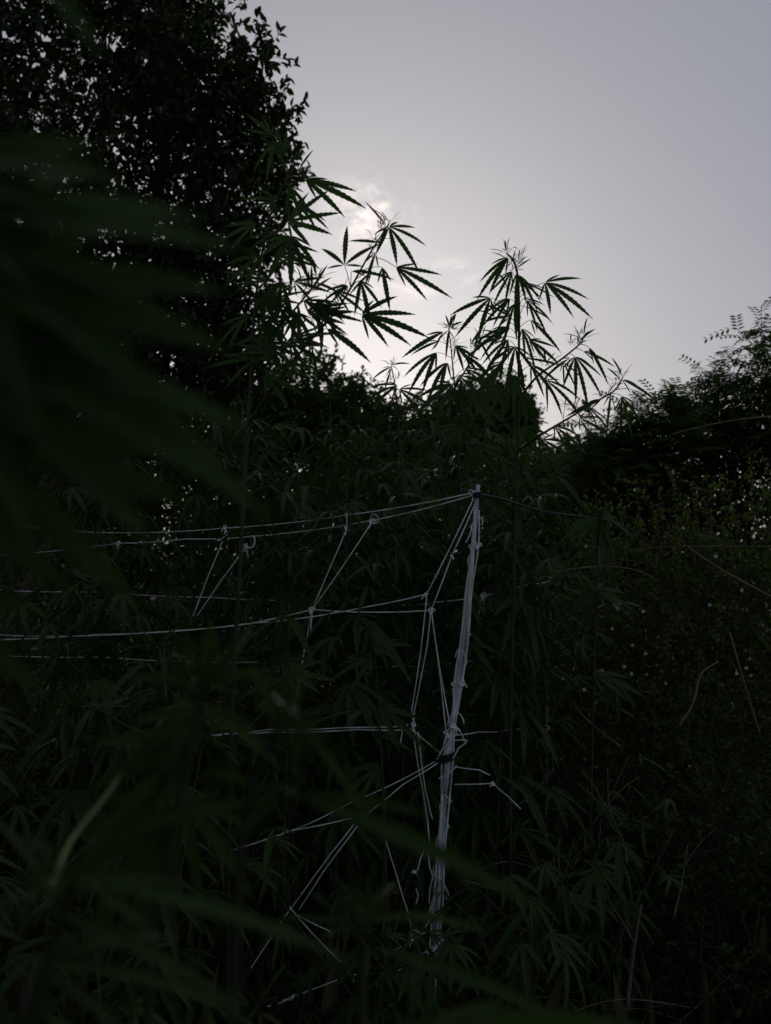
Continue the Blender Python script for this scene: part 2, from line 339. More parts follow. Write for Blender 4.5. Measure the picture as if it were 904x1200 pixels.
# ------------------------------------------------------------------ undergrowth shrubs
SG = 'shrubs in the undergrowth'
def shrub(label, px, py_top, d, rx, seed, n_tw, ll=0.034, flowers=0, per=11, name='leafy_shrub', m=None):
    ll *= 0.82; n_tw = int(n_tw * 1.2)
    b = P(px, 640, d); base = (b.x, b.y, 0); top = P(px, py_top, d).z; h = top
    rs = np.random.RandomState(seed)
    blobs = [((b.x, b.y, h * 0.72), (rx * 0.8, rx * 0.7, h * 0.28)), ((b.x - rx * 0.5, b.y - 0.05, h * 0.5), (rx * 0.6, rx * 0.55, h * 0.34)),
             ((b.x + rx * 0.5, b.y, h * 0.48), (rx * 0.6, rx * 0.55, h * 0.36)), ((b.x, b.y - rx * 0.3, h * 0.3), (rx * 0.95, rx * 0.6, h * 0.3))]
    root = tree(name, label, base, blobs, n_tw, per, 0.2, ll, ll * 0.55, m or M_SHRUB, 0.018, seed, 0.5, SG, 'shrub', 0.5, 12)
    if flowers:
        pts, out = ell_sample(rs, blobs, flowers * 4, 0.12); pts = pts[out[:, 1] < 0.15][:flowers]
        n = len(pts); dd, nn_, pp = [], [], []
        for k in range(5):
            a = 2 * math.pi * k / 5; dd.append(np.tile([math.cos(a), -0.55, math.sin(a)], (n, 1)) + rs.normal(size=(n, 3)) * 0.15)
            nn_.append(np.tile([0, -1.0, 0.3], (n, 1)) + rs.normal(size=(n, 3)) * 0.15); pp.append(pts)
        V_, Q_ = leaves(np.concatenate(pp), np.concatenate(dd), np.concatenate(nn_), np.full(5 * n, 0.0125), np.full(5 * n, 0.009), 0.1, 0.0)
        tag(mkq('blossom', V_, Q_, M_FLOWER, root), kind='stuff')
    return root
shrub('yellow-green shrub dotted with small white blossoms beneath the feathery sapling', 770, 555, 4.2, 0.66, 31, 800, 0.036, 34)
shrub('leafy shrub with white blossoms under the tallest feathery tree', 885, 540, 4.0, 0.6, 32, 760, 0.036, 26)
shrub('small-leaved shrub behind the thin far stake', 665, 600, 4.6, 0.6, 33, 640, 0.032, 6)
shrub('low sparse shrub with pale leaf edges near the curved dry stalk', 830, 790, 3.2, 0.45, 34, 260, 0.034, 4, m=M_SHRUB_SHADED)
shrub('shrub with tiny leaves just behind the grey twine pole', 560, 640, 4.4, 0.55, 35, 480, 0.03, 3)
shrub('bushy shrub behind the knotted top twines', 440, 640, 4.8, 0.7, 36, 560, 0.032, 0)
shrub('dim shrub behind the paired slanting twines', 280, 640, 4.9, 0.75, 37, 560, 0.034, 0)
shrub('dark shrub at the far end of the top twines', 110, 640, 4.6, 0.75, 38, 520, 0.034, 0)
shrub('broad dark shrub beyond the end of the twine rows', -30, 620, 4.4, 0.6, 39, 420, 0.034, 0)
shrub('low shadow-toned shrub in the black corner beside the dry stalks', 860, 900, 2.6, 0.36, 40, 200, 0.036, 0, m=M_SHRUB_SHADED)
shrub('small ground-hugging shrub between the grey pole and the dry stalks', 680, 850, 3.4, 0.4, 41, 260, 0.03, 0, m=M_SHRUB_SHADED)

HB = 'bushes of the hedge behind the patch'
for i, (px, d, h, rx, lab) in enumerate([
    (-60, 8.2, 2.9, 1.5, 'tall dark bush beyond the shaded low tree'), (90, 7.4, 2.5, 1.2, 'dark bush in front of the shaded low tree'),
    (215, 8.0, 2.75, 1.2, 'dense bush below the broadleaf tree crown'), (330, 7.2, 2.5, 1.0, 'dense bush at the foot of the rounded tree'),
    (430, 7.8, 2.7, 1.1, 'bush in front of the low spreading tree'), (530, 7.0, 2.45, 0.95, 'bush behind the top of the grey pole'),
    (630, 7.6, 2.62, 1.0, 'bush below the arching hemp branches'), (720, 6.9, 2.62, 0.95, 'bush in front of the feathery sapling trunk'),
    (815, 7.3, 2.95, 1.1, 'bush behind the flat-crowned feathery tree'), (915, 6.8, 3.0, 1.2, 'bush under the tallest feathery tree crown')]):
    b = P(px, 640, d)
    tree('hedge_bush', lab, (b.x, b.y, 0), [((b.x, b.y, h * .72), (rx * .8, .7, h * .3)), ((b.x - rx * .4, b.y, h * .4), (rx * .75, .7, h * .42)), ((b.x + rx * .4, b.y - .1, h * .38), (rx * .75, .7, h * .42))],
         900, 10, 0.26, 0.062, 0.034, M_CROWN2, 0.03, 200 + i, 0.36, HB, 'bush', 0.4, 10)
# unseen tree and bush added beside and behind the viewer to block sky light
for i, (c, r, lab) in enumerate([((-3.4, 1.2, 2.6), (1.2, 1.6, 2.0), 'unseen leafy tree added to shade the side of the hemp patch'),
                                 ((-1.05, -0.75, 1.8), (0.85, 0.65, 1.4), 'unseen leafy bush added to shade the huge blurred leaves')]):
    tree('added_shade_tree', lab, (c[0], c[1], 0), [(c, r), ((c[0], c[1], 1.3), (r[0] * .9, r[1] * .9, 1.3))], 1700, 9, 0.3, 0.10, 0.06, M_CROWN, 0.05, 300 + i, 0.36, 'unseen foliage added for shade')

# ------------------------------------------------------------------ grass and leaf litter
def grass():
    rs = np.random.RandomState(50); n = 6000
    y = rs.uniform(0.7, 6.5, n); x = rs.uniform(-0.62, 0.62, n) * (y + 0.6); p = np.stack([x, y, np.zeros(n)], 1)
    L = rs.uniform(0.15, 0.5, n) * (0.6 + 0.7 * (np.sin(x * 2.1) * np.cos(y * 1.7) + 1) / 2); d = unit(np.stack([rs.normal(0, 0.35, n), rs.normal(0, 0.35, n), np.ones(n)], 1))
    V_, Q_ = leaves(p, d, rs.normal(size=(n, 3)), L, np.full(n, 0.007), 0.2, 0.35)
    tag(mkq('grass', V_, Q_, M_GRASS), 'thin dark grass growing among the plant stems', 'grass', None, 'stuff')
    n = 7000; y = rs.uniform(0.6, 7, n); x = rs.uniform(-0.65, 0.65, n) * (y + 0.6); p = np.stack([x, y, rs.uniform(0.035, 0.07, n)], 1)
    a = rs.uniform(0, 6.28, n); d = np.stack([np.cos(a), np.sin(a), rs.normal(0, 0.25, n)], 1); nr = rs.normal(size=(n, 3)) * 0.35 + np.array([0, 0, 1.0])
    s = rs.uniform(0.6, 1.5, n); V_, Q_ = leaves(p, d, nr, 0.06 * s, 0.028 * s, 0.35, 0.2)
    tag(mkq('leaf_litter', V_, Q_, M_LITTER), 'curled dead leaves strewn over the soil', 'leaf litter', None, 'stuff')
grass()

# ------------------------------------------------------------------ hemp leaves
def leaflet(V, F, J, d, nrm, L, W, g, segs=10, curl=0.0):
    s0 = nrm.cross(d).normalized(); rows = []
    def pt(t): return J + d * (L * t) + Vector((0, 0, -1)) * (L * g * t * t) - nrm * (L * curl * t * t)
    def wd(t):
        t = min(max(t, 0), 1); return W * 0.5 * min(1.0, 2.35 * (t + 0.02) ** 0.85 * (1 - t) ** 0.95)
    base = len(V); cs, ls, rs_, lt, rt = [], [], [], [], []
    for i in range(segs + 1):
        t = i / segs; p = pt(t); tg = (pt(min(t + .02, 1)) - pt(max(t - .02, 0))).normalized()
        s = (s0 - tg * s0.dot(tg)).normalized(); n2 = tg.cross(s); w_ = wd(t) * 0.84
        cs.append(len(V)); V.append(p - n2 * (w_ * 0.18))
        ls.append(len(V)); V.append(p + s * w_ + n2 * w_ * 0.22); rs_.append(len(V)); V.append(p - s * w_ + n2 * w_ * 0.22)
        if i < segs:
            t2 = t + 0.78 / segs; p2 = pt(t2 + 0.2 / segs); w2 = wd(t2) * 1.12
            lt.append(len(V)); V.append(p2 + s * w2 + n2 * w2 * 0.22); rt.append(len(V)); V.append(p2 - s * w2 + n2 * w2 * 0.22)
    for i in range(segs):
        F.append((cs[i], cs[i + 1], ls[i + 1], lt[i], ls[i])); F.append((cs[i], rs_[i], rt[i], rs_[i + 1], cs[i + 1]))
def palm(V, F, J, A, nrm, L, n, spread, g, rng, slim=1.0, segs=10):
    A = A.normalized(); nrm = (nrm - A * nrm.dot(A)).normalized(); B = nrm.cross(A)
    h = (n - 1) / 2
    for k in range(n):
        u = (k - h) / h if h else 0; th = u * spread * 0.5 + rng.uniform(-0.06, 0.06)
        l = L * (1 - 0.62 * abs(u) ** 1.5) * rng.uniform(0.92, 1.06)
        d = (A * math.cos(th) + B * math.sin(th) + nrm * rng.uniform(-0.12, 0.12)).normalized()
        leaflet(V, F, J + d * L * 0.015, d, nrm, l, l * 0.19 * slim * (1 + 0.15 * abs(u)), g * (0.7 + 0.5 * rng.random()), segs, 0.05)
def petiole(V, F, a, b, r, sag=0.08):
    m = a.lerp(b, 0.55) + Vector((0, 0, (b - a).length * sag)); tube(V, F, smooth_path([a, m, b], 3), lambda t: r * (1.15 - 0.35 * t), 5)
# shared leaf meshes: petiole leaves the origin along +X
VARS = {}
def make_variants():
    rng = random.Random(77)
    for kind, cnt in (('big', 8), ('mid', 6), ('tip', 5)):
        VARS[kind] = []
        for i in range(cnt):
            V, F = [], []
            if kind == 'big': n, L, g, sp, el, pl = rng.choice((5, 7, 7)), 0.15, rng.uniform(.25, .7), math.radians(rng.uniform(150, 230)), rng.uniform(-.6, -.05), 0.07
            elif kind == 'mid': n, L, g, sp, el, pl = rng.choice((3, 5, 5)), 0.10, rng.uniform(.15, .5), math.radians(rng.uniform(120, 190)), rng.uniform(-.3, .3), 0.035
            else: n, L, g, sp, el, pl = rng.choice((1, 3, 3, 3)), 0.062, rng.uniform(.1, .7), math.radians(rng.uniform(40, 90)), rng.uniform(.1, 1.1), 0.012
            J = Vector((pl * math.cos(.4), 0, pl * math.sin(.4))); petiole(V, F, Vector((0, 0, 0)), J, 0.0011 if kind != 'tip' else 0.0006)
            A = Vector((math.cos(el), rng.uniform(-.2, .2), math.sin(el))); nr = Vector((-math.sin(el), rng.uniform(-.3, .3), math.cos(el)))
            palm(V, F, J, A, nr, L, n, sp, g, rng, 1.2 if kind != 'tip' else 0.62, 9 if kind != 'tip' else 6)
            me = bpy.data.meshes.new('hemp_leaf_' + kind); me.from_pydata(V, [], F); me.materials.append(M_HEMP); VARS[kind].append(me)
make_variants()
def leaf_obj(me, pos, az, tilt, roll, s, parent):
    o = bpy.data.objects.new('leaf', me); place(o, pos, parent); o.rotation_euler = (roll, tilt, az); o.scale = (s, s, s); return o
def on_path(path, t):
    x = t * (len(path) - 1); i = min(int(x), len(path) - 2); return path[i].lerp(path[i + 1], x - i)
def shoot_tip(pos, parent, rng, s=1.0, n=5):
    for k in range(n):
        leaf_obj(rng.choice(VARS['tip']), pos, k * 2.4 + rng.random(), rng.uniform(-.7, .1), rng.uniform(-.2, .2), s * rng.uniform(.6, 1.15), parent)
HG = 'hemp plants of the patch'
def hemp(label, base, height, seed, lean=(0, 0), nodes=13, size=1.0, start=0.25, branch=True, name='hemp_plant', bl=0.3, nb=4, tips=True):
    rng = random.Random(seed); b = Vector(base); root = empty(name, b, label, 'hemp plant', HG)
    top = b + Vector((lean[0], lean[1], height))
    path = smooth_path([b, b.lerp(top, .35) + Vector((rng.uniform(-.04, .04), rng.uniform(-.04, .04), 0)), b.lerp(top, .7) + Vector((rng.uniform(-.04, .04), rng.uniform(-.04, .04), 0)), top], 8)
    V, F = [], []; tube(V, F, path, lambda t: 0.010 * (1.05 - 0.85 * t), 7); mk('stem', V, F, M_STEM, root)
    az = rng.uniform(0, 6.28)
    for i in range(nodes):
        t = start + (0.97 - start) * i / (nodes - 1); p = on_path(path, t); az += math.pi / 2 + rng.uniform(-.3, .3)
        for k in (0, math.pi):
            kd = 'big' if t < .85 else 'mid'
            leaf_obj(rng.choice(VARS[kd]), p, az + k + rng.uniform(-.2, .2), rng.uniform(-.1, .5), rng.uniform(-.25, .25), size * rng.uniform(.75, 1.15), root)
            if branch and 0.35 < t < 0.93 and rng.random() < 0.75:
                l = bl * (1.15 - t) / 0.8 * rng.uniform(.7, 1.3) + 0.06; a2 = az + k + rng.uniform(-.4, .4)
                e = p + Vector((math.cos(a2) * l, math.sin(a2) * l, l * rng.uniform(.5, 1.0)))
                bp = smooth_path([p, p.lerp(e, .5) + Vector((0, 0, -0.06 * l)), e], 5); V, F = [], []
                tube(V, F, bp, lambda q: 0.0035 * (1.1 - .7 * q), 5); bo = mk('branch', V, F, M_STEM, root, p)
                for q in range(nb):
                    tt = .3 + .65 * q / max(nb - 1, 1); az3 = a2 + (1.2 if q % 2 else -1.2) + rng.uniform(-.6, .6)
                    leaf_obj(rng.choice(VARS['mid']), on_path(bp, tt), az3, rng.uniform(-.1, .5), rng.uniform(-.3, .3), size * rng.uniform(.7, 1.2), bo)
                if tips: shoot_tip(e, bo, rng, size, 3)
    shoot_tip(top, root, rng, size * 1.1, 5); return root
def hero(label, stem_px, d, leaves_, branches=(), r=0.007, seed=1, slim=0.8, group=HG, tipscale=1.0, rtip=0.0018, name='hemp_plant', grow=1.0, buds=0, g=(0.12, 0.34), face=(1.0, 0.25, 0.7)):
    """a plant whose stem, branches and larger leaves are set out from where the photograph shows them"""
    rng = random.Random(seed)
    pts = [P(*q, d) if len(q) == 2 else P(*q) for q in stem_px]; b = Vector((pts[0].x, pts[0].y, 0)) if pts[0].z > 0 else pts[0]
    low = [b] if (pts[0] - b).length > 0.05 else []
    path = smooth_path(low + pts, 8); root = empty(name, b, label, 'hemp plant', group)
    V, F = [], []; tube(V, F, path, lambda t: r + (rtip - r) * t, 7); mk('stem', V, F, M_STEM, root)
    owners = [(root, path)]
    for br, dd in branches:
        q = [P(x, y, dd) for x, y in br]; q[0] = min(path, key=lambda s: (s - q[0]).length)
        bp = smooth_path(q, 6); V, F = [], []; tube(V, F, bp, lambda t: r * .5 * (1.1 - .75 * t) + 0.0006, 6); owners.append((mk('branch', V, F, M_STEM, root, q[0]), bp))
    for (x, y, ang, lp, n, spr, own) in leaves_:
        par, pa = owners[own]; base_d = min(pa, key=lambda s: (s - P(x, y, s.y)).length)
        J = P(x, y, base_d.y + rng.uniform(-.07, .05)); L = lp * grow / FPX * J.y
        a = math.radians(ang); A = Rv * math.cos(a) + Uv * math.sin(a) + Fv * rng.uniform(-.3, .1)
        nr = -Fv * face[0] + Vector((rng.uniform(-.35, .35), 0, 0)) + Uv * rng.uniform(face[1], face[2])
        nd = min(pa, key=lambda s: (s - (J + Vector((0, 0, -0.03)))).length)
        V, F = [], []; petiole(V, F, nd, J, 0.0011)
        palm(V, F, J, A, nr, L, n, math.radians(spr), rng.uniform(*g), rng, slim * rng.uniform(.85, 1.12), 11)
        mk('leaf', V, F, M_HEMP, par, nd, smooth=False)
    for par, pa in owners:
        shoot_tip(pa[-1], par, rng, tipscale * 0.9, 5)
        for k in range(buds if par is not root else buds + 2):   # young side shoots in the leaf axils
            t = (0.35 if par is not root else 0.7) + rng.random() * (0.6 if par is not root else 0.28)
            shoot_tip(on_path(pa, t) + Vector((rng.uniform(-.02, .02), rng.uniform(-.02, .02), .01)), par, rng, tipscale * rng.uniform(.6, 1.0), 4)
    return root, owners

# tall forked plant in front of the big tree
hero('tall hemp plant forking into a long leaning branch against the sky', [(270, 900), (283, 640), (292, 480), (300, 350), (318, 250), (346, 192)], 2.0,
     [(338, 260, 8, 60, 7, 165, 0), (340, 276, -88, 58, 7, 150, 0), (358, 210, -24, 66, 5, 70, 0), (350, 200, 60, 30, 3, 80, 0),
      (404, 311, 88, 54, 5, 185, 1), (456, 266, -50, 50, 7, 200, 1), (452, 264, 130, 32, 3, 60, 1), (464, 313, -26, 64, 5, 85, 1), (423, 329, -72, 43, 5, 110, 1),
      (448, 313, -80, 42, 3, 50, 1), (424, 369, -8, 68, 7, 130, 1), (360, 364, -6, 60, 5, 100, 1), (383, 385, -32, 56, 3, 40, 1),
      (330, 356, 95, 32, 5, 150, 0), (330, 362, -60, 45, 5, 120, 0), (312, 330, 170, 45, 5, 120, 0), (318, 390, -140, 48, 5, 110, 0),
      (305, 300, -150, 50, 5, 110, 0), (325, 235, 165, 40, 5, 120, 0), (333, 180, 110, 34, 5, 110, 0), (345, 330, -20, 40, 5, 120, 0), (400, 345, 150, 35, 3, 70, 1),
      (340, 400, -30, 45, 5, 110, 1), (352, 385, 120, 40, 5, 120, 1), (300, 420, 190, 50, 5, 120, 0), (310, 440, -20, 50, 5, 120, 0),
      (320, 160, 140, 36, 5, 110, 0), (322, 165, -100, 45, 5, 120, 0),
      (352, 372, 175, 40, 5, 110, 2), (366, 340, 60, 32, 5, 120, 2), (372, 352, -60, 44, 5, 100, 2), (345, 395, 10, 46, 5, 90, 1), (378, 372, -95, 34, 3, 60, 1),
      (330, 330, -100, 46, 5, 110, 0), (322, 300, -10, 44, 5, 110, 0), (300, 262, 200, 44, 5, 110, 0), (312, 375, -75, 50, 7, 120, 0), (290, 370, 215, 48, 5, 120, 0),
      (365, 405, -75, 34, 3, 70, 1), (335, 425, -10, 40, 5, 110, 1), (412, 318, 0, 44, 3, 40, 1),
      (305, 345, -60, 44, 7, 130, 0), (318, 352, 20, 40, 5, 100, 0), (340, 350, -140, 38, 5, 110, 2), (356, 352, -20, 46, 5, 90, 2), (348, 366, -80, 42, 7, 120, 2), (366, 372, 10, 48, 5, 70, 1),
      (332, 408, 30, 44, 5, 110, 1), (322, 415, 160, 44, 7, 120, 0), (308, 402, -30, 46, 7, 120, 0), (330, 285, -30, 48, 5, 80, 0), (328, 270, 190, 44, 5, 100, 0), (350, 240, -40, 44, 5, 70, 0),
      (392, 340, -30, 40, 5, 80, 1), (408, 335, 200, 34, 5, 90, 1), (436, 318, -140, 34, 3, 60, 1), (448, 285, 170, 34, 3, 60, 1), (440, 296, -110, 36, 3, 60, 1), (340, 218, -70, 40, 5, 110, 0)],
     [([(292, 500), (330, 440), (365, 398), (400, 356), (432, 300), (456, 262)], 1.95), ([(300, 420), (330, 380), (360, 345), (372, 328)], 2.02)], seed=4, slim=0.86, grow=1.14, buds=6, g=(0.03, 0.17))
# straight plant above the pole with its two arching side branches
hero('tall straight hemp plant with drooping fingered leaves standing behind the grey pole', [(598, 900), (602, 700), (606, 560), (608, 440), (608, 340), (603, 308), (594, 297)], 2.55,
     [(596, 302, 222, 46, 5, 70, 0), (606, 320, -88, 46, 3, 50, 0), (639, 331, -32, 56, 7, 150, 0), (575, 349, 222, 52, 5, 110, 0), (622, 375, -42, 40, 3, 60, 0),
      (598, 384, 200, 52, 5, 70, 0), (604, 406, -105, 48, 7, 160, 0), (613, 359, -18, 30, 1, 10, 0), (604, 316, 40, 24, 3, 70, 0), (598, 372, 150, 38, 5, 110, 0),
      (613, 350, -5, 22, 3, 70, 0), (595, 338, 120, 26, 3, 70, 0), (614, 420, -10, 40, 3, 60, 0),
      (674, 418, -72, 48, 7, 135, 1), (640, 446, -36, 46, 5, 110, 1), (690, 407, -52, 42, 3, 30, 1), (678, 402, 55, 26, 3, 60, 1), (650, 428, 150, 18, 3, 80, 1),
      (729, 464, -74, 42, 5, 90, 2), (729, 445, -28, 42, 3, 50, 2), (727, 445, 135, 22, 3, 60, 2), (679, 490, -22, 36, 5, 150, 2), (705, 468, 200, 40, 3, 30, 2), (662, 478, 90, 12, 3, 90, 2),
      (620, 470, -120, 46, 7, 150, 0), (590, 455, 215, 50, 7, 140, 0), (612, 500, -60, 50, 7, 150, 0), (636, 515, -30, 40, 5, 130, 2),
      (607, 322, -55, 38, 5, 60, 0), (600, 318, 235, 40, 5, 70, 0), (612, 332, -20, 34, 5, 80, 0), (598, 350, 210, 40, 5, 80, 0), (618, 352, -50, 40, 5, 90, 0), (603, 356, -105, 42, 5, 80, 0),
      (612, 385, -65, 42, 5, 90, 0), (596, 398, 230, 44, 5, 80, 0), (620, 398, -30, 38, 5, 80, 0), (590, 425, 215, 44, 5, 90, 0), (622, 428, -45, 44, 5, 90, 0), (604, 440, -95, 44, 7, 110, 0),
      (590, 395, 170, 36, 5, 80, 0), (580, 372, 150, 26, 3, 80, 0), (660, 425, -60, 30, 5, 110, 1), (684, 412, -15, 34, 3, 50, 1), (668, 420, 210, 30, 3, 70, 1), (640, 440, -90, 30, 3, 60, 1),
      (745, 458, -30, 26, 3, 60, 2), (716, 462, -100, 30, 3, 60, 2), (690, 478, -40, 30, 5, 90, 2), (650, 500, -35, 36, 5, 120, 2)],
     [([(607, 470), (630, 441), (658, 421), (680, 403), (683, 398)], 2.5), ([(605, 530), (630, 512), (660, 494), (700, 470), (721, 457), (730, 442)], 2.45)], seed=5, slim=0.74, rtip=0.003, grow=1.15, buds=4, tipscale=1.2)
hero('slender hemp plant with a thin open top between the two tall ones', [(545, 900), (540, 640), (536, 500), (530, 420), (526, 385)], 3.0,
     [(520, 389, 208, 44, 3, 60, 0), (526, 387, -95, 26, 3, 90, 0), (527, 384, 70, 22, 5, 140, 0), (512, 413, 226, 48, 5, 70, 0), (545, 416, -34, 40, 3, 60, 0),
      (515, 400, 195, 30, 3, 60, 0), (534, 405, -50, 34, 5, 90, 0), (524, 425, 235, 40, 5, 90, 0), (545, 432, -15, 36, 5, 90, 0), (538, 440, -40, 46, 5, 130, 0), (530, 450, 215, 46, 5, 120, 0), (540, 462, -25, 55, 7, 120, 0), (552, 404, 60, 24, 3, 70, 1), (563, 400, -60, 22, 3, 70, 1)],
     [([(532, 450), (548, 430), (560, 405), (565, 398)], 3.0)], seed=6, slim=0.85, tipscale=1.1, grow=1.2, buds=4)
hero('short hemp shoot just clearing the low tree between the forked and slender plants', [(480, 900), (475, 640), (466, 480), (459, 428)], 3.1,
     [(459, 430, 205, 24, 3, 60, 0), (459, 428, 20, 20, 3, 80, 0), (459, 432, -110, 22, 3, 60, 0), (466, 452, 190, 40, 5, 110, 0), (468, 456, -20, 40, 5, 110, 0)],
     seed=7, slim=0.8, tipscale=1.0, grow=1.15, buds=2)

# plants of the patch: (x, y, height, seed, nodes, size, label)
for x, y, h, sd_, nn, sz, lab in [
    (-0.10, 3.05, 2.10, 101, 15, 1.35, 'leafy hemp plant filling the space behind the knotted twines'),
    (0.22, 3.35, 2.22, 102, 15, 1.35, 'leafy hemp plant behind the upper half of the grey pole'),
    (-0.62, 3.25, 2.20, 103, 15, 1.4, 'bushy hemp plant behind the paired slanting twines'),
    (0.55, 3.0, 2.0, 104, 14, 1.3, 'hemp plant beside the thin far stake'),
    (-1.32, 3.4, 2.50, 106, 16, 1.3, 'tall hemp plant below the broadleaf tree past the forked plant'),
    (-1.12, 3.15, 2.3, 107, 16, 1.3, 'hemp plant crowding the forked plant on its shaded side'),
    (-0.46, 1.75, 1.36, 108, 11, 1.2, 'waist-high hemp plant under the paired slanting twines'),
    (-0.16, 2.62, 1.80, 109, 13, 1.3, 'hemp plant with drooping leaves behind the middle twines'),
    (-0.40, 2.75, 1.90, 110, 13, 1.3, 'hemp plant caught between the middle and lower twines'),
    (0.36, 2.75, 1.75, 111, 13, 1.3, 'hemp plant rising on the shrub side of the grey pole'),
    (0.70, 2.5, 0.80, 112, 8, 0.9, 'low hemp plant spreading leaves over the dry stalks'),
    (-1.3, 1.6, 1.9, 113, 14, 1.2, 'hemp plant deep in shade under the top twines'),
    (0.10, 2.85, 1.92, 114, 13, 1.3, 'hemp plant half hidden by the grey pole'),
    (-0.80, 1.35, 1.25, 116, 11, 1.1, 'shaded hemp plant below the lowest twines'),
    (-0.28, 3.9, 2.35, 117, 15, 1.4, 'hemp plant standing before the rounded tree'),
    (0.05, 4.1, 2.38, 118, 15, 1.4, 'hemp plant standing before the low spreading tree'),
    (0.55, 4.1, 2.28, 119, 15, 1.4, 'hemp plant standing before the small rounded tree'),
    (-0.95, 4.0, 2.45, 120, 15, 1.4, 'hemp plant standing before the dense bush'),
    (-0.78, 0.80, 1.15, 122, 11, 1.1, 'hemp plant added for shade below the huge blurred leaves'),  # this and the next plant are added to darken the lower left
    (-0.40, 1.05, 0.95, 123, 10, 1.1, 'hemp plant added for shade below the bent twine'),
    (0.02, 1.95, 0.62, 124, 7, 1.0, 'short hemp plant shading the splayed knot on the stake'),
    (-0.56, 0.25, 2.2, 125, 15, 1.2, 'hemp plant added out of frame to shade the blurred shoots'),  # this and the next two stand outside the frame, added to shade near leaves
    (-0.52, -0.18, 2.1, 126, 14, 1.2, 'hemp plant added out of frame to shade the huge blurred leaves'),
    (-0.98, 0.85, 2.0, 127, 14, 1.2, 'hemp plant added out of frame for shade past the huge blurred leaves'),
    (-0.98, 2.35, 1.62, 128, 12, 1.1, 'hemp plant half covering the far end of the middle twines'),
    (0.10, 2.02, 0.55, 129, 7, 0.9, 'hemp seedling crowding the stake just above the soil'),
    (0.38, 2.05, 0.78, 121, 8, 1.1, 'short hemp seedling at the foot of the stake')]:
    hemp(lab, (x, y, 0), h, sd_, (random.uniform(-.08, .08), random.uniform(-.05, .05)), nn, sz, bl=0.36, nb=5)

hero('hemp plant with broad dull-green leaves hanging in front of the middle twines', [(455, 1180), (450, 950), (442, 800), (436, 738)], 2.1,
     [(436, 736, -42, 70, 3, 60, 0), (434, 736, 250, 34, 3, 50, 0), (438, 760, 20, 50, 5, 110, 0), (438, 772, 190, 60, 5, 120, 0), (445, 830, -30, 60, 5, 120, 0), (446, 900, 200, 60, 5, 120, 0)],
     seed=15, slim=1.15, r=0.005, face=(0.6, 0.8, 1.1))
hero('hemp plant with broad leaves drooping beside the looped slanting twine', [(330, 1180), (335, 950), (338, 800), (337, 722)], 2.2,
     [(338, 722, -55, 60, 3, 50, 0), (336, 722, 200, 55, 3, 70, 0), (338, 735, -95, 44, 3, 60, 0), (338, 790, 10, 60, 5, 120, 0), (336, 800, 185, 60, 5, 120, 0)],
     seed=16, slim=1.15, r=0.005, face=(0.6, 0.8, 1.1))
hero('hemp plant with broad leaves drooping beside the black cord', [(690, 1100), (695, 850), (700, 680), (702, 604)], 2.6,
     [(702, 606, -75, 60, 5, 70, 0), (704, 604, -20, 48, 3, 50, 0), (700, 606, 210, 50, 5, 90, 0), (698, 690, -20, 56, 5, 120, 0), (697, 700, 200, 56, 5, 120, 0), (695, 790, -10, 60, 5, 120, 0)],
     seed=17, slim=1.1, r=0.005, face=(0.6, 0.8, 1.1))
hero('hemp plant with broad leaves lit in front of the small rounded tree', [(540, 1000), (548, 700), (545, 520), (541, 456)], 2.75,
     [(540, 456, -28, 70, 5, 60, 0), (538, 457, -75, 44, 3, 50, 0), (540, 458, 195, 50, 5, 90, 0), (545, 500, 190, 60, 5, 110, 0), (546, 520, -15, 60, 5, 110, 0)],
     seed=18, slim=1.15, r=0.005, face=(0.6, 0.8, 1.1))

# ------------------------------------------------------------------ near plants, close to the lens
hero('hemp plant whose huge blurred fingered leaves hang before the broadleaf tree', [(-330, 1300), (-300, 800), (-260, 420), (-230, 150), (-200, -60)], 0.34,
     [(-60, 250, 4, 330, 7, 120, 0), (-70, 190, 0, 250, 5, 60, 0), (-50, 330, -8, 360, 7, 120, 0), (-60, 420, -14, 370, 7, 130, 0), (-80, 520, -6, 310, 7, 110, 0),
      (-90, 130, -60, 140, 5, 120, 0), (30, -50, -48, 160, 3, 90, 0), (-120, 600, -10, 190, 5, 110, 0), (-120, 700, -20, 190, 5, 110, 0), (-40, 300, -30, 300, 5, 100, 0)],
     r=0.006, seed=8, slim=1.15)
hero('blurred hemp shoot with an upright rosette of leaves below the middle twines', [(170, 1300), (200, 1000), (232, 840), (243, 798)], 0.62,
     [(244, 800, 88, 85, 5, 120, 0), (244, 802, 20, 80, 3, 50, 0), (242, 805, 160, 85, 3, 60, 0), (240, 830, -30, 90, 3, 70, 0), (238, 835, 200, 110, 5, 120, 0),
      (225, 880, 190, 130, 7, 150, 0), (205, 960, 200, 150, 7, 150, 0), (215, 940, -40, 110, 5, 120, 0)], seed=9, slim=1.2, r=0.005)
hero('blurred hemp plant with long thin leaves crossing the lower twines', [(270, 1450), (275, 1150), (290, 950), (325, 850)], 0.5,
     [(345, 842, -42, 140, 3, 36, 0), (350, 930, -4, 150, 1, 40, 0), (352, 935, -10, 280, 1, 40, 0), (330, 936, 183, 270, 3, 60, 0), (335, 850, 130, 60, 3, 90, 0), (346, 836, -88, 100, 1, 50, 0)], seed=10, slim=0.5, r=0.004)
pale, _ = hero('blurred hemp plant with arching leaves and one pale green leaf stalk', [(20, 1450), (40, 1200), (80, 1050)], 0.42,
     [(90, 1030, -4, 310, 3, 44, 0), (70, 1040, 190, 200, 3, 70, 0), (60, 1070, -6, 250, 1, 50, 0), (40, 1130, 0, 220, 5, 120, 0)], seed=12, slim=0.5, r=0.004, face=(0.35, 0.9, 1.1))
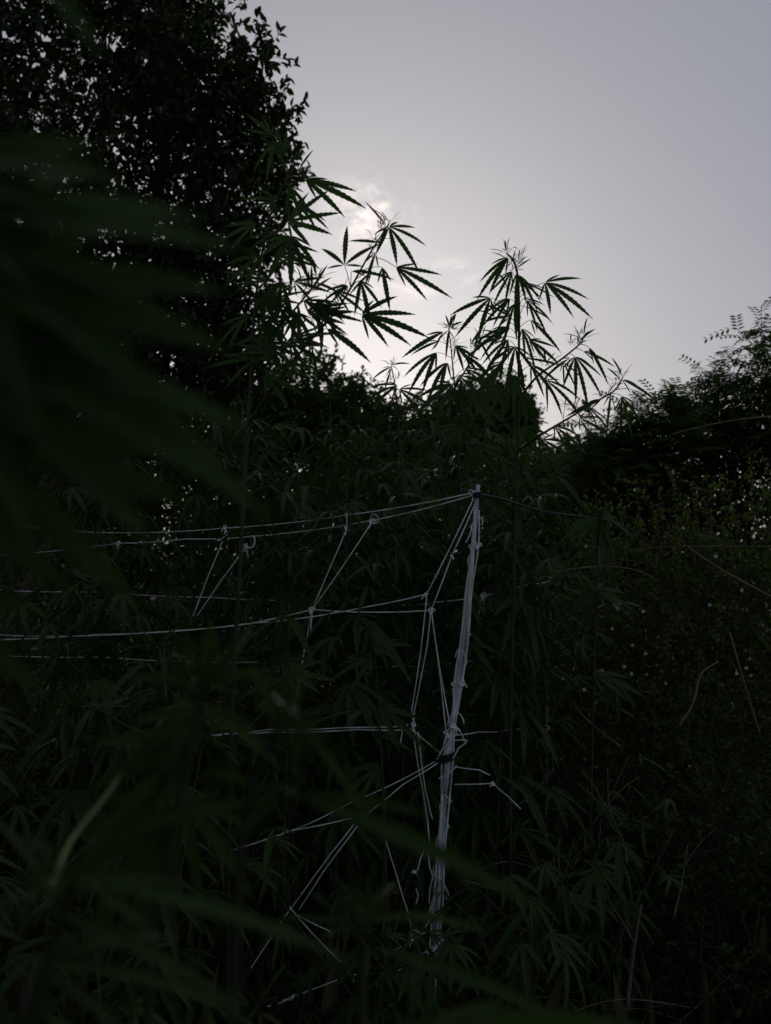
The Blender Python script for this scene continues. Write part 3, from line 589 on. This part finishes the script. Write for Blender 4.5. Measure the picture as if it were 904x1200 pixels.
V, F = [], []; tube(V, F, smooth_path([P(60, 1040, .55), P(84, 985, .6), P(116, 944, .62), P(143, 907, .64)], 5), lambda t: 0.0022 - .0006 * t, 7)
tag(mk('petiole', V, F, M_PALE, pale), 'pale green leaf stalk')
hero('blurred hemp shoot opening its leaves over the foot of the pole', [(430, 1400), (425, 1200), (421, 1090)], 0.6,
     [(421, 1092, 90, 80, 3, 90, 0), (423, 1082, 10, 150, 1, 60, 0), (420, 1085, 165, 110, 1, 60, 0), (430, 1108, -12, 250, 1, 60, 0), (422, 1110, 205, 100, 1, 110, 0)], seed=13, slim=0.48, r=0.004)
hero('blurred hemp plant with one broad leaf stretched low past the pole foot', [(520, 1500), (500, 1350), (480, 1240)], 0.5,
     [(490, 1212, 8, 300, 3, 30, 0)], seed=14, slim=1.0, r=0.005)

# ------------------------------------------------------------------ pole, stakes, cords
PD = 2.3
pole = empty('twine_pole', (P(505, 1200, PD).x - .01, PD, 0), 'pale grey pole lashed to a thicker stake and strung with white twine', 'pole')
V, F = [], []; tube(V, F, smooth_path([P(521, 930, PD - .012), P(538, 790, PD - .005), P(551, 680, PD), P(560.5, 568, PD)], 8), lambda t: 0.009 - 0.0025 * t, 10); mk('upper_rod', V, F, M_POLE, pole)
V, F = [], []; tube(V, F, smooth_path([Vector((WO[pole].x, PD, -0.1)), P(506, 1180, PD), P(516, 1010, PD + .008), P(523, 900, PD + .012), P(531, 838, PD + .012)], 8), lambda t: 0.0108 - 0.0012 * t, 10); mk('lower_stake', V, F, M_STAKE, pole)
V, F = [], []; c = P(522.5, 887, PD)
tube(V, F, [c + Vector((math.cos(a) * .03, math.sin(a) * .032, 0.0012 * a - .01 + .006 * math.cos(a))) for a in np.linspace(0, 18.8, 60)], 0.004, 6); mk('black_tie', V, F, M_BLACK, pole)
V, F = [], []; c = P(560, 580, PD)
tube(V, F, [c + Vector((math.cos(a) * .0125, math.sin(a) * .0125, 0.0009 * a - .01)) for a in np.linspace(0, 18.8, 60)], 0.003, 6); mk('black_tie', V, F, M_BLACK, pole)
V, F = [], []; tube(V, F, smooth_path([P(561, 579, PD - .01), P(590, 585, PD + .1), P(640, 600, PD + .35), P(720, 612, PD + .8), P(770, 640, PD + 1.3)], 8), 0.0035, 6)
tag(mk('black_cord', V, F, M_BLACK), 'black cord slung from the pole top towards the shrubs', 'cord')
st = empty('far_stake', (P(640, 900, 3.3).x, 3.3, 0), 'thin weathered grey stake standing among the shrubs', 'stake')
V, F = [], []; tube(V, F, smooth_path([Vector((WO[st].x, 3.3, -.05)), P(640, 860, 3.3), P(645, 700, 3.3), P(646, 680, 3.3)], 8), 0.011, 9); mk('shaft', V, F, M_WOOD, st)
V, F = [], []; c = P(645.5, 700, 3.3); tube(V, F, [c + Vector((math.cos(a) * .016, math.sin(a) * .016, 0.001 * a)) for a in np.linspace(0, 18.8, 50)], 0.002, 5); mk('twine_wrap', V, F, M_TWINE, st)

# ------------------------------------------------------------------ twines
TG = 'white twines of the trellis'
def td(x): return PD + (556 - x) / 556 * 0.75
def twist(V, F, path, r=0.0014, off=0.0013, pitch=0.0095, step=0.0024, strands=2, sides=4):
    q = resample(path, step); n = len(q)
    for s in range(strands):
        o = []
        for i, p in enumerate(q):
            t = (q[min(i + 1, n - 1)] - q[max(i - 1, 0)]).normalized(); u, v = frame_of(t)
            a = 2 * math.pi * (i * step / pitch + s / strands); o.append(p + u * math.cos(a) * off + v * math.sin(a) * off)
        tube(V, F, o, r, sides)
def knot(parent, c, s=0.008, rng=random):
    V, F = [], []; ph = rng.uniform(0, 6); q = []
    e = Euler((rng.uniform(0, 3), rng.uniform(0, 3), rng.uniform(0, 3))).to_matrix()
    for i in range(49):
        a = 2 * math.pi * i / 48; q.append(c + e @ (Vector((math.sin(a + ph) + 2 * math.sin(2 * a), math.cos(a) - 2 * math.cos(2 * a), -1.2 * math.sin(3 * a))) * (s * .36)))
    tube(V, F, q, 0.0017, 6)
    for k in range(2):                                    # two short frayed ends
        d = e @ Vector((rng.uniform(-1, 1), rng.uniform(-1, 1), rng.uniform(-1, 1))).normalized(); d.z -= .5
        tube(V, F, smooth_path([c, c + d * s * .9, c + d * s * 1.5 + Vector((0, 0, -s * .6))], 4), 0.0016, 5)
    mk('knot', V, F, M_TWINE, parent, c)
def twine(label, nodes, knots=(), d=None, r=0.00115, group=TG, jit=0.002, cat='twine'):
    rng = random.Random(len(label) + int(nodes[0][0])); pts = []
    for q in nodes:
        dd = q[2] if len(q) > 2 else (d if d is not None else td(q[0]))
        pts.append(P(q[0], q[1], dd) + Vector([rng.uniform(-jit, jit) for _ in range(3)]))
    path = []
    for a, b in zip(pts, pts[1:]):                        # taut spans with a slight sag
        L = (b - a).length; n = max(3, int(L / 0.05))
        for i in range(n):
            t = i / n; path.append(a.lerp(b, t) + Vector((0, 0, -0.012 * L * 4 * t * (1 - t))))
    path.append(pts[-1]); V, F = [], []; twist(V, F, path, r, r * 0.93)
    o = mk('twine', V, F, M_TWINE, None, pts[0]); tag(o, label, cat, group)
    for k in knots: knot(o, pts[k[0]], k[1] if len(k) > 1 else 0.009, rng)
    return o
twine('upper of the two long white twines tied to the pole top', [(554, 577), (407, 603), (264, 619.5), (125, 624), (34, 617), (-40, 612)], [(0, .01), (1, .008), (2, .009)])
twine('lower of the two long white twines tied to the pole top', [(556, 580), (437, 609), (293, 629), (218, 632), (140, 636), (-40, 652)], [(1, .016), (4, .009)])
twine('thin white twine hanging in a bend from the upper long twine', [(407, 604), (406, 619), (388, 664), (366, 714), (360, 748), (352, 795), (346, 824)], [(1, .009)], d=2.48)
twine('white twine slanting from the big knot on the lower long twine', [(437, 610), (431, 619), (366, 714), (364, 745), (358, 752), (349, 800)], [(2, .008)], d=2.45)
twine('shorter slanting white twine tied near the end of the upper long twine', [(264, 620), (262, 632), (244, 675), (226, 722)], d=2.62)
twine('slanting white twine ending in a loose loop on the lower long twine', [(288, 641), (258, 683), (231, 722)], [(0, .014)], d=2.6)
V, F = [], []; c = P(294, 634, 2.6)
lp = [P(292, 629, 2.6), P(297.5, 629, 2.585), P(298.5, 637, 2.585), P(294, 642, 2.59), P(288, 640, 2.6)]
tube(V, F, smooth_path(lp, 6), 0.0028, 7); tag(mk('twine_loop', V, F, M_TWINE, None, c), 'thick loose loop of white twine round the lower long twine', 'twine')
V, F = [], []; lp = [P(264, 619, 2.68), P(266, 627, 2.67), P(259, 633, 2.67), P(251, 632, 2.68)]
tube(V, F, smooth_path(lp, 6), 0.0024, 7); tag(mk('twine_loop', V, F, M_TWINE, None, P(264, 619, 2.68)), 'small open hook of white twine hung on the upper long twine', 'twine')
twine('white twine of the middle row meeting the upper corner knot', [(500, 697), (427, 711), (395, 718), (350, 724), (300, 730), (212, 738), (114, 744), (-30, 750)], [(0, .009)], d=2.36)
twine('white twine of the middle row meeting the lower corner knot', [(505, 715), (424, 717), (366, 714.5), (339, 720), (286, 732), (165, 742), (37, 745), (-30, 742)], [(0, .011), (2, .01)], d=2.34)
twine('outer white twine stretched from the pole top to the upper corner knot', [(555, 583), (501, 696)], d=PD)
twine('inner white twine stretched from the pole top to the lower corner knot', [(556, 592), (530, 652), (506, 714)], [(1, .005)], d=PD - .01)
twine('white twine dropping from the upper corner knot to the third-row knot', [(501, 697), (493, 759), (483, 834), (485, 849)], [(3, .008)], d=PD - .01)
twine('white twine dropping beside it from the lower corner knot', [(505, 715), (500, 757), (486, 833), (484, 853)], d=PD - .02)
twine('white twine running from the lower corner knot down into the lashing', [(506, 715), (512, 759), (517, 800), (522, 846), (523, 862)], [(4, .012)], d=PD - .03)
twine('second white twine from the lower corner knot slipping behind the lashing', [(505, 713), (509, 745), (518, 800), (525, 838), (529, 856)], d=PD - .025)
twine('upper white twine of the third row', [(476, 851), (420, 852), (406, 853), (317, 855), (264, 860), (180, 868)], [(0, .006)], d=2.34)
twine('lower white twine of the third row tied off at the pole lashing', [(518, 884), (484, 855), (420, 855.5), (317, 858), (264, 861), (180, 873)], [(1, .01)], d=2.32)
twine('short white twine tail hanging from the third-row knot', [(476, 851), (471, 858), (469, 872)], d=2.33)
twine('white twine leaving the lashing downwards past the drooping leaf', [(518, 889), (453, 922), (415, 939), (360, 966), (322, 980), (250, 1003)], d=2.3)
twine('white twine leaving the lashing for the soil in a shorter run', [(518, 891), (473, 919), (430, 955), (331, 975)], d=2.28)
twine('white twine falling from the third-row knot to the stake', [(484, 856), (490, 895), (496, 925), (501, 960), (505, 1000)], d=PD - .03)
twine('companion white twine falling from the third-row knot to the stake', [(490, 858), (494, 895), (498, 925), (507, 960)], d=PD - .035)
twine('outer of two parallel twines slanting to the soil under the drooping leaf', [(414, 967), (388, 1000), (366, 1030), (330, 1080), (290, 1140)], d=2.25)
twine('inner of two parallel twines slanting to the soil under the drooping leaf', [(419, 968), (394, 1000), (380, 1020), (350, 1066)], d=2.25)
twine('thin white twine running down from the drooping leaf tip to the soil', [(447, 966), (462, 1015), (478, 1068), (486, 1096)], d=2.2)
twine('loose white twine wriggling down the side of the stake', [(506, 990), (503, 1000), (503, 1016), (508, 1027), (504, 1042), (503, 1058)], d=PD - .03)
twine('short frayed white twine end sticking out beside the stake', [(500, 988), (493, 1006), (490, 1020), (485, 1022)], [(3, .007)], d=PD - .03)
twine('small hooked white twine scrap below the frayed end', [(488, 1042), (490, 1050), (488, 1058)], d=PD - .04)
twine('white twine tied round the stake low down with a splayed knot', [(515, 1090), (503, 1092), (487, 1096), (484, 1086)], [(2, .016)], d=PD - .03)
twine('crossing white twine end above the splayed knot', [(502, 1079), (494, 1092), (487, 1099)], d=PD - .04)
twine('short white twine running from the splayed knot into the leaves', [(479, 1104), (454, 1118), (446, 1112)], [(1, .008)], d=2.22)
twine('straight white twine slanting from the stake foot over the soil', [(515, 1105), (485, 1123), (460, 1142), (436, 1161)], d=2.25)
twine('long curved white twine slanting from the stake foot over the soil', [(520, 1100), (496, 1130), (478, 1155), (460, 1177), (440, 1192), (428, 1205)], [(4, .01)], d=2.22)
twine('bent white twine forming a sharp corner low among the leaves', [(340, 1063), (349, 1075), (377, 1106), (413, 1140), (366, 1160), (330, 1172)], [(3, .008)], d=2.2)
twine('short white twine leaving the top of the bent twine', [(347, 1072), (368, 1083), (388, 1092)], d=2.2)
twine('stray white twine end lying by the bent twine', [(313, 1179), (330, 1174), (344, 1168)], [(2, .008)], d=2.15)
twine('slack white twine curling off the black lashing', [(526, 868), (546, 867), (547, 871), (537, 876), (531, 889)], d=PD - .03)
twine('white twine running level from the stake then dropping to the shrubs', [(532, 919), (577, 918), (597, 935), (610, 948)], [(1, .006)], d=2.4)
twine('slack white twine crossing behind the stake below the lashing', [(525, 905), (536, 899), (562, 902), (575, 908)], d=2.38)
twine('white twine crossing the stake face below the lashing', [(515, 913), (527, 905), (535, 897)], d=PD - .045)
twine('far white twine with a hanging knot reaching into the shrubs beside the pole', [(566, 698), (593, 692, 2.9), (619, 685, 3.05), (646, 681, 3.29)], [(0, .012), (3, .01)], d=2.75)
twine('slack white twine hanging below the far hanging knot', [(565, 700), (561, 718), (558, 755)], d=2.74)
twine('far white twine passing behind the pole at middle height', [(511, 706), (535, 703), (552, 700)], d=2.75)
twine('far twine of the back row above the low hemp plants', [(-60, 764), (120, 770), (300, 776), (345, 779), (464, 782), (550, 775), (604, 764)], d=3.0)
twine('second far twine just under the one of the back row', [(305, 786), (430, 783), (480, 778)], d=3.05)
twine('far twine of the back row behind the slanting pair', [(-60, 688), (120, 694), (250, 700), (330, 704), (385, 710), (505, 707)], d=3.1)
twine('far level twine behind the low hemp near the far stake', [(526, 862, 2.33), (560, 858, 2.6), (600, 855, 2.95), (641, 851, 3.29)], [(3, .008)], d=3.0)
for i, (o1, lab) in enumerate([(0.0, 'white twine running down the face of the pole'), (0.010, 'white twine bundled along the shrub side of the pole'), (-0.010, 'white twine wound loosely down the shaded side of the pole')]):
    rng = random.Random(60 + i); pts = []
    for y, x in ((598, 557), (640, 554.5), (690, 550), (745, 545), (800, 538), (850, 531), (890, 524), (940, 521), (1000, 517), (1060, 513), (1110, 510), (1160, 507 if i else 506)):
        p = P(x, y, PD); pts.append(p + Vector((o1 + rng.uniform(-.008, .008), -0.012 - 0.006 * (y > 830) + rng.uniform(-.003, .003), 0)))
    V, F = [], []; twist(V, F, smooth_path(pts, 6), 0.0016, 0.0015); o = tag(mk('twine', V, F, M_TWINE, None, pts[0]), lab, 'twine', TG)
    for k in (1, 4, 5, 8, 10): 
        if rng.random() < .8: knot(o, pts[k], .011, rng)

def wound(label, y0, y1, turns, rad, seed, tails):
    """twine wound round the pole between two heights, with loose tails"""
    rng = random.Random(seed); xs = {598: 557, 690: 551, 745: 545.5, 800: 538, 850: 531, 890: 524.5, 940: 521, 1000: 517, 1060: 513, 1110: 510, 1160: 507}
    ks = sorted(xs); q = []; n = turns * 14
    for i in range(n + 1):
        y = y0 + (y1 - y0) * (i / n + 0.025 * math.sin(i * 0.21 + seed * 2) + 0.012 * math.sin(i * .53)); x = float(np.interp(y, ks, [xs[k] for k in ks])); a = 2 * math.pi * turns * i / n
        w_ = rad * (1 + 0.25 * math.sin(i * 0.37 + seed)); q.append(P(x, y, PD) + Vector((math.cos(a) * w_, math.sin(a) * w_, 0)))
    V, F = [], []; twist(V, F, q, 0.0012, 0.0011)
    for k in range(tails):
        s0 = q[rng.randrange(len(q))]; d = Vector((rng.choice((-1, 1)) * rng.uniform(.006, .022), -rng.uniform(.004, .015), -rng.uniform(.0, .03)))
        twist(V, F, smooth_path([s0, s0 + d * .5 + Vector((rng.uniform(-.003, .003), 0, -.002)), s0 + d + Vector((0, 0, -.012)), s0 + d * rng.uniform(.8, 1.3) + Vector((rng.uniform(-.01, .01), 0, -.025))], 6), 0.0011, 0.001)
    tag(mk('twine', V, F, M_TWINE, None, q[0]), label, 'twine', TG)
wound('white twine wound round the upper pole below the pole top', 600, 720, 3, 0.0098, 1, 3)
wound('white twine wound tightly round the pole just above the lashing', 745, 884, 5, 0.0130, 2, 6)
wound('white twine wound in a messy coil down the lower stake', 900, 1110, 6, 0.0165, 3, 7)
# ------------------------------------------------------------------ dry stalks and sticks
def tangle():
    rng = random.Random(91); V, F = [], []
    for i in range(230):
        y = rng.uniform(2.35, 3.9); x = rng.uniform(0.08, 0.5) * y; b = Vector((x, y, rng.uniform(0, .25))); L = rng.uniform(.15, .65)
        d = Vector((rng.uniform(-1, 1), rng.uniform(-.5, .5), rng.uniform(-.1, 1.0))).normalized(); k = Vector((rng.uniform(-.3, .3), 0, rng.uniform(-.35, .1)))
        p = [b, b + d * L * .5, b + d * L + k * L * .5]
        if min(v.z for v in p) < 0: continue
        tube(V, F, smooth_path(p, 4), lambda t, r=rng.uniform(.0009, .0022): r * (1.1 - .7 * t), 4)
    tag(mk('dead_stems', V, F, M_DRY), 'tangle of fine dead stems under the shrubs', 'dead stems', None, 'stuff')
tangle()
DG = 'dry stalks in the undergrowth'
def stalk(label, pts, d, r=0.004, side=2, name='dry_stalk', m=None):
    rng = random.Random(int(pts[0][0])); q = [P(*p, d) if len(p) == 2 else P(*p) for p in pts]; path = smooth_path(q, 6)
    V, F = [], []; tube(V, F, path, lambda t: r * (1.1 - .6 * t), 6)
    for k in range(side):
        s = on_path(path, rng.uniform(.4, .9)); e = s + Vector((rng.uniform(-.12, .12), rng.uniform(-.05, .05), rng.uniform(.04, .14)))
        tube(V, F, smooth_path([s, s.lerp(e, .5) + Vector((0, 0, .01)), e], 4), lambda t: r * .45 * (1 - .5 * t), 5)
    tag(mk(name, V, F, m or M_DRY, None, q[0]), label, 'stalk', DG)
stalk('straight pale dry stalk leaning in front of the blossoming shrubs', [(890, 860), (872, 800), (855, 740)], 3.3, 0.006, 1)
stalk('pale curved dry stalk bowing over the low sparse shrub', [(795, 852), (812, 825), (822, 790), (842, 775)], 3.0, 0.0045, 1)
stalk('thin dark twig slanting through the blossoming shrub', [(905, 700), (850, 670), (805, 640), (800, 632)], 3.5, 0.005, 1)
stalk('fine dry stalk arching over the small ground-hugging shrub', [(728, 875), (705, 858), (680, 835), (672, 822)], 2.9, 0.003, 0)
stalk('nearly level pale dry stem crossing the shrubs', [(640, 672), (700, 664), (745, 668), (770, 680)], 3.4, 0.0045, 1)
stalk('long level dry stem in front of the feathery trees', [(930, 486), (880, 490), (840, 496), (790, 508)], 3.6, 0.004, 0)
stalk('fine level dry stem running along the blossoms', [(950, 641), (850, 640), (780, 641), (735, 644)], 3.6, 0.0025, 0)
stalk('tangle of dry stalks rising from the soil past the low hemp', [(735, 1010), (730, 985), (715, 950), (712, 900)], 2.4, 0.004, 6)
stalk('dry forked stalk standing in the black corner', [(790, 1075), (800, 1030), (806, 990)], 2.3, 0.003, 2)
stalk('bare reddish dry stalk with forked tips near the stake foot', [(680, 1060), (660, 1040), (648, 1020)], 2.3, 0.004, 3)
stalk('dry stalk lying across the soil by the stake', [(540, 1030), (580, 1042), (640, 1055)], 2.5, 0.003, 2)
stalk('crossed dry stalk leaning on the lying one', [(560, 1020), (600, 1010), (660, 1030)], 2.6, 0.0025, 2)
stalk('fine dry stalk slanting behind the low hemp leaves', [(590, 955), (625, 930), (650, 900)], 2.8, 0.003, 3)
stalk('thick woody hemp stalk rising from the corner of the patch', [(735, 1180), (742, 1120), (752, 1060)], 2.2, 0.006, 1, m=M_WOOD)
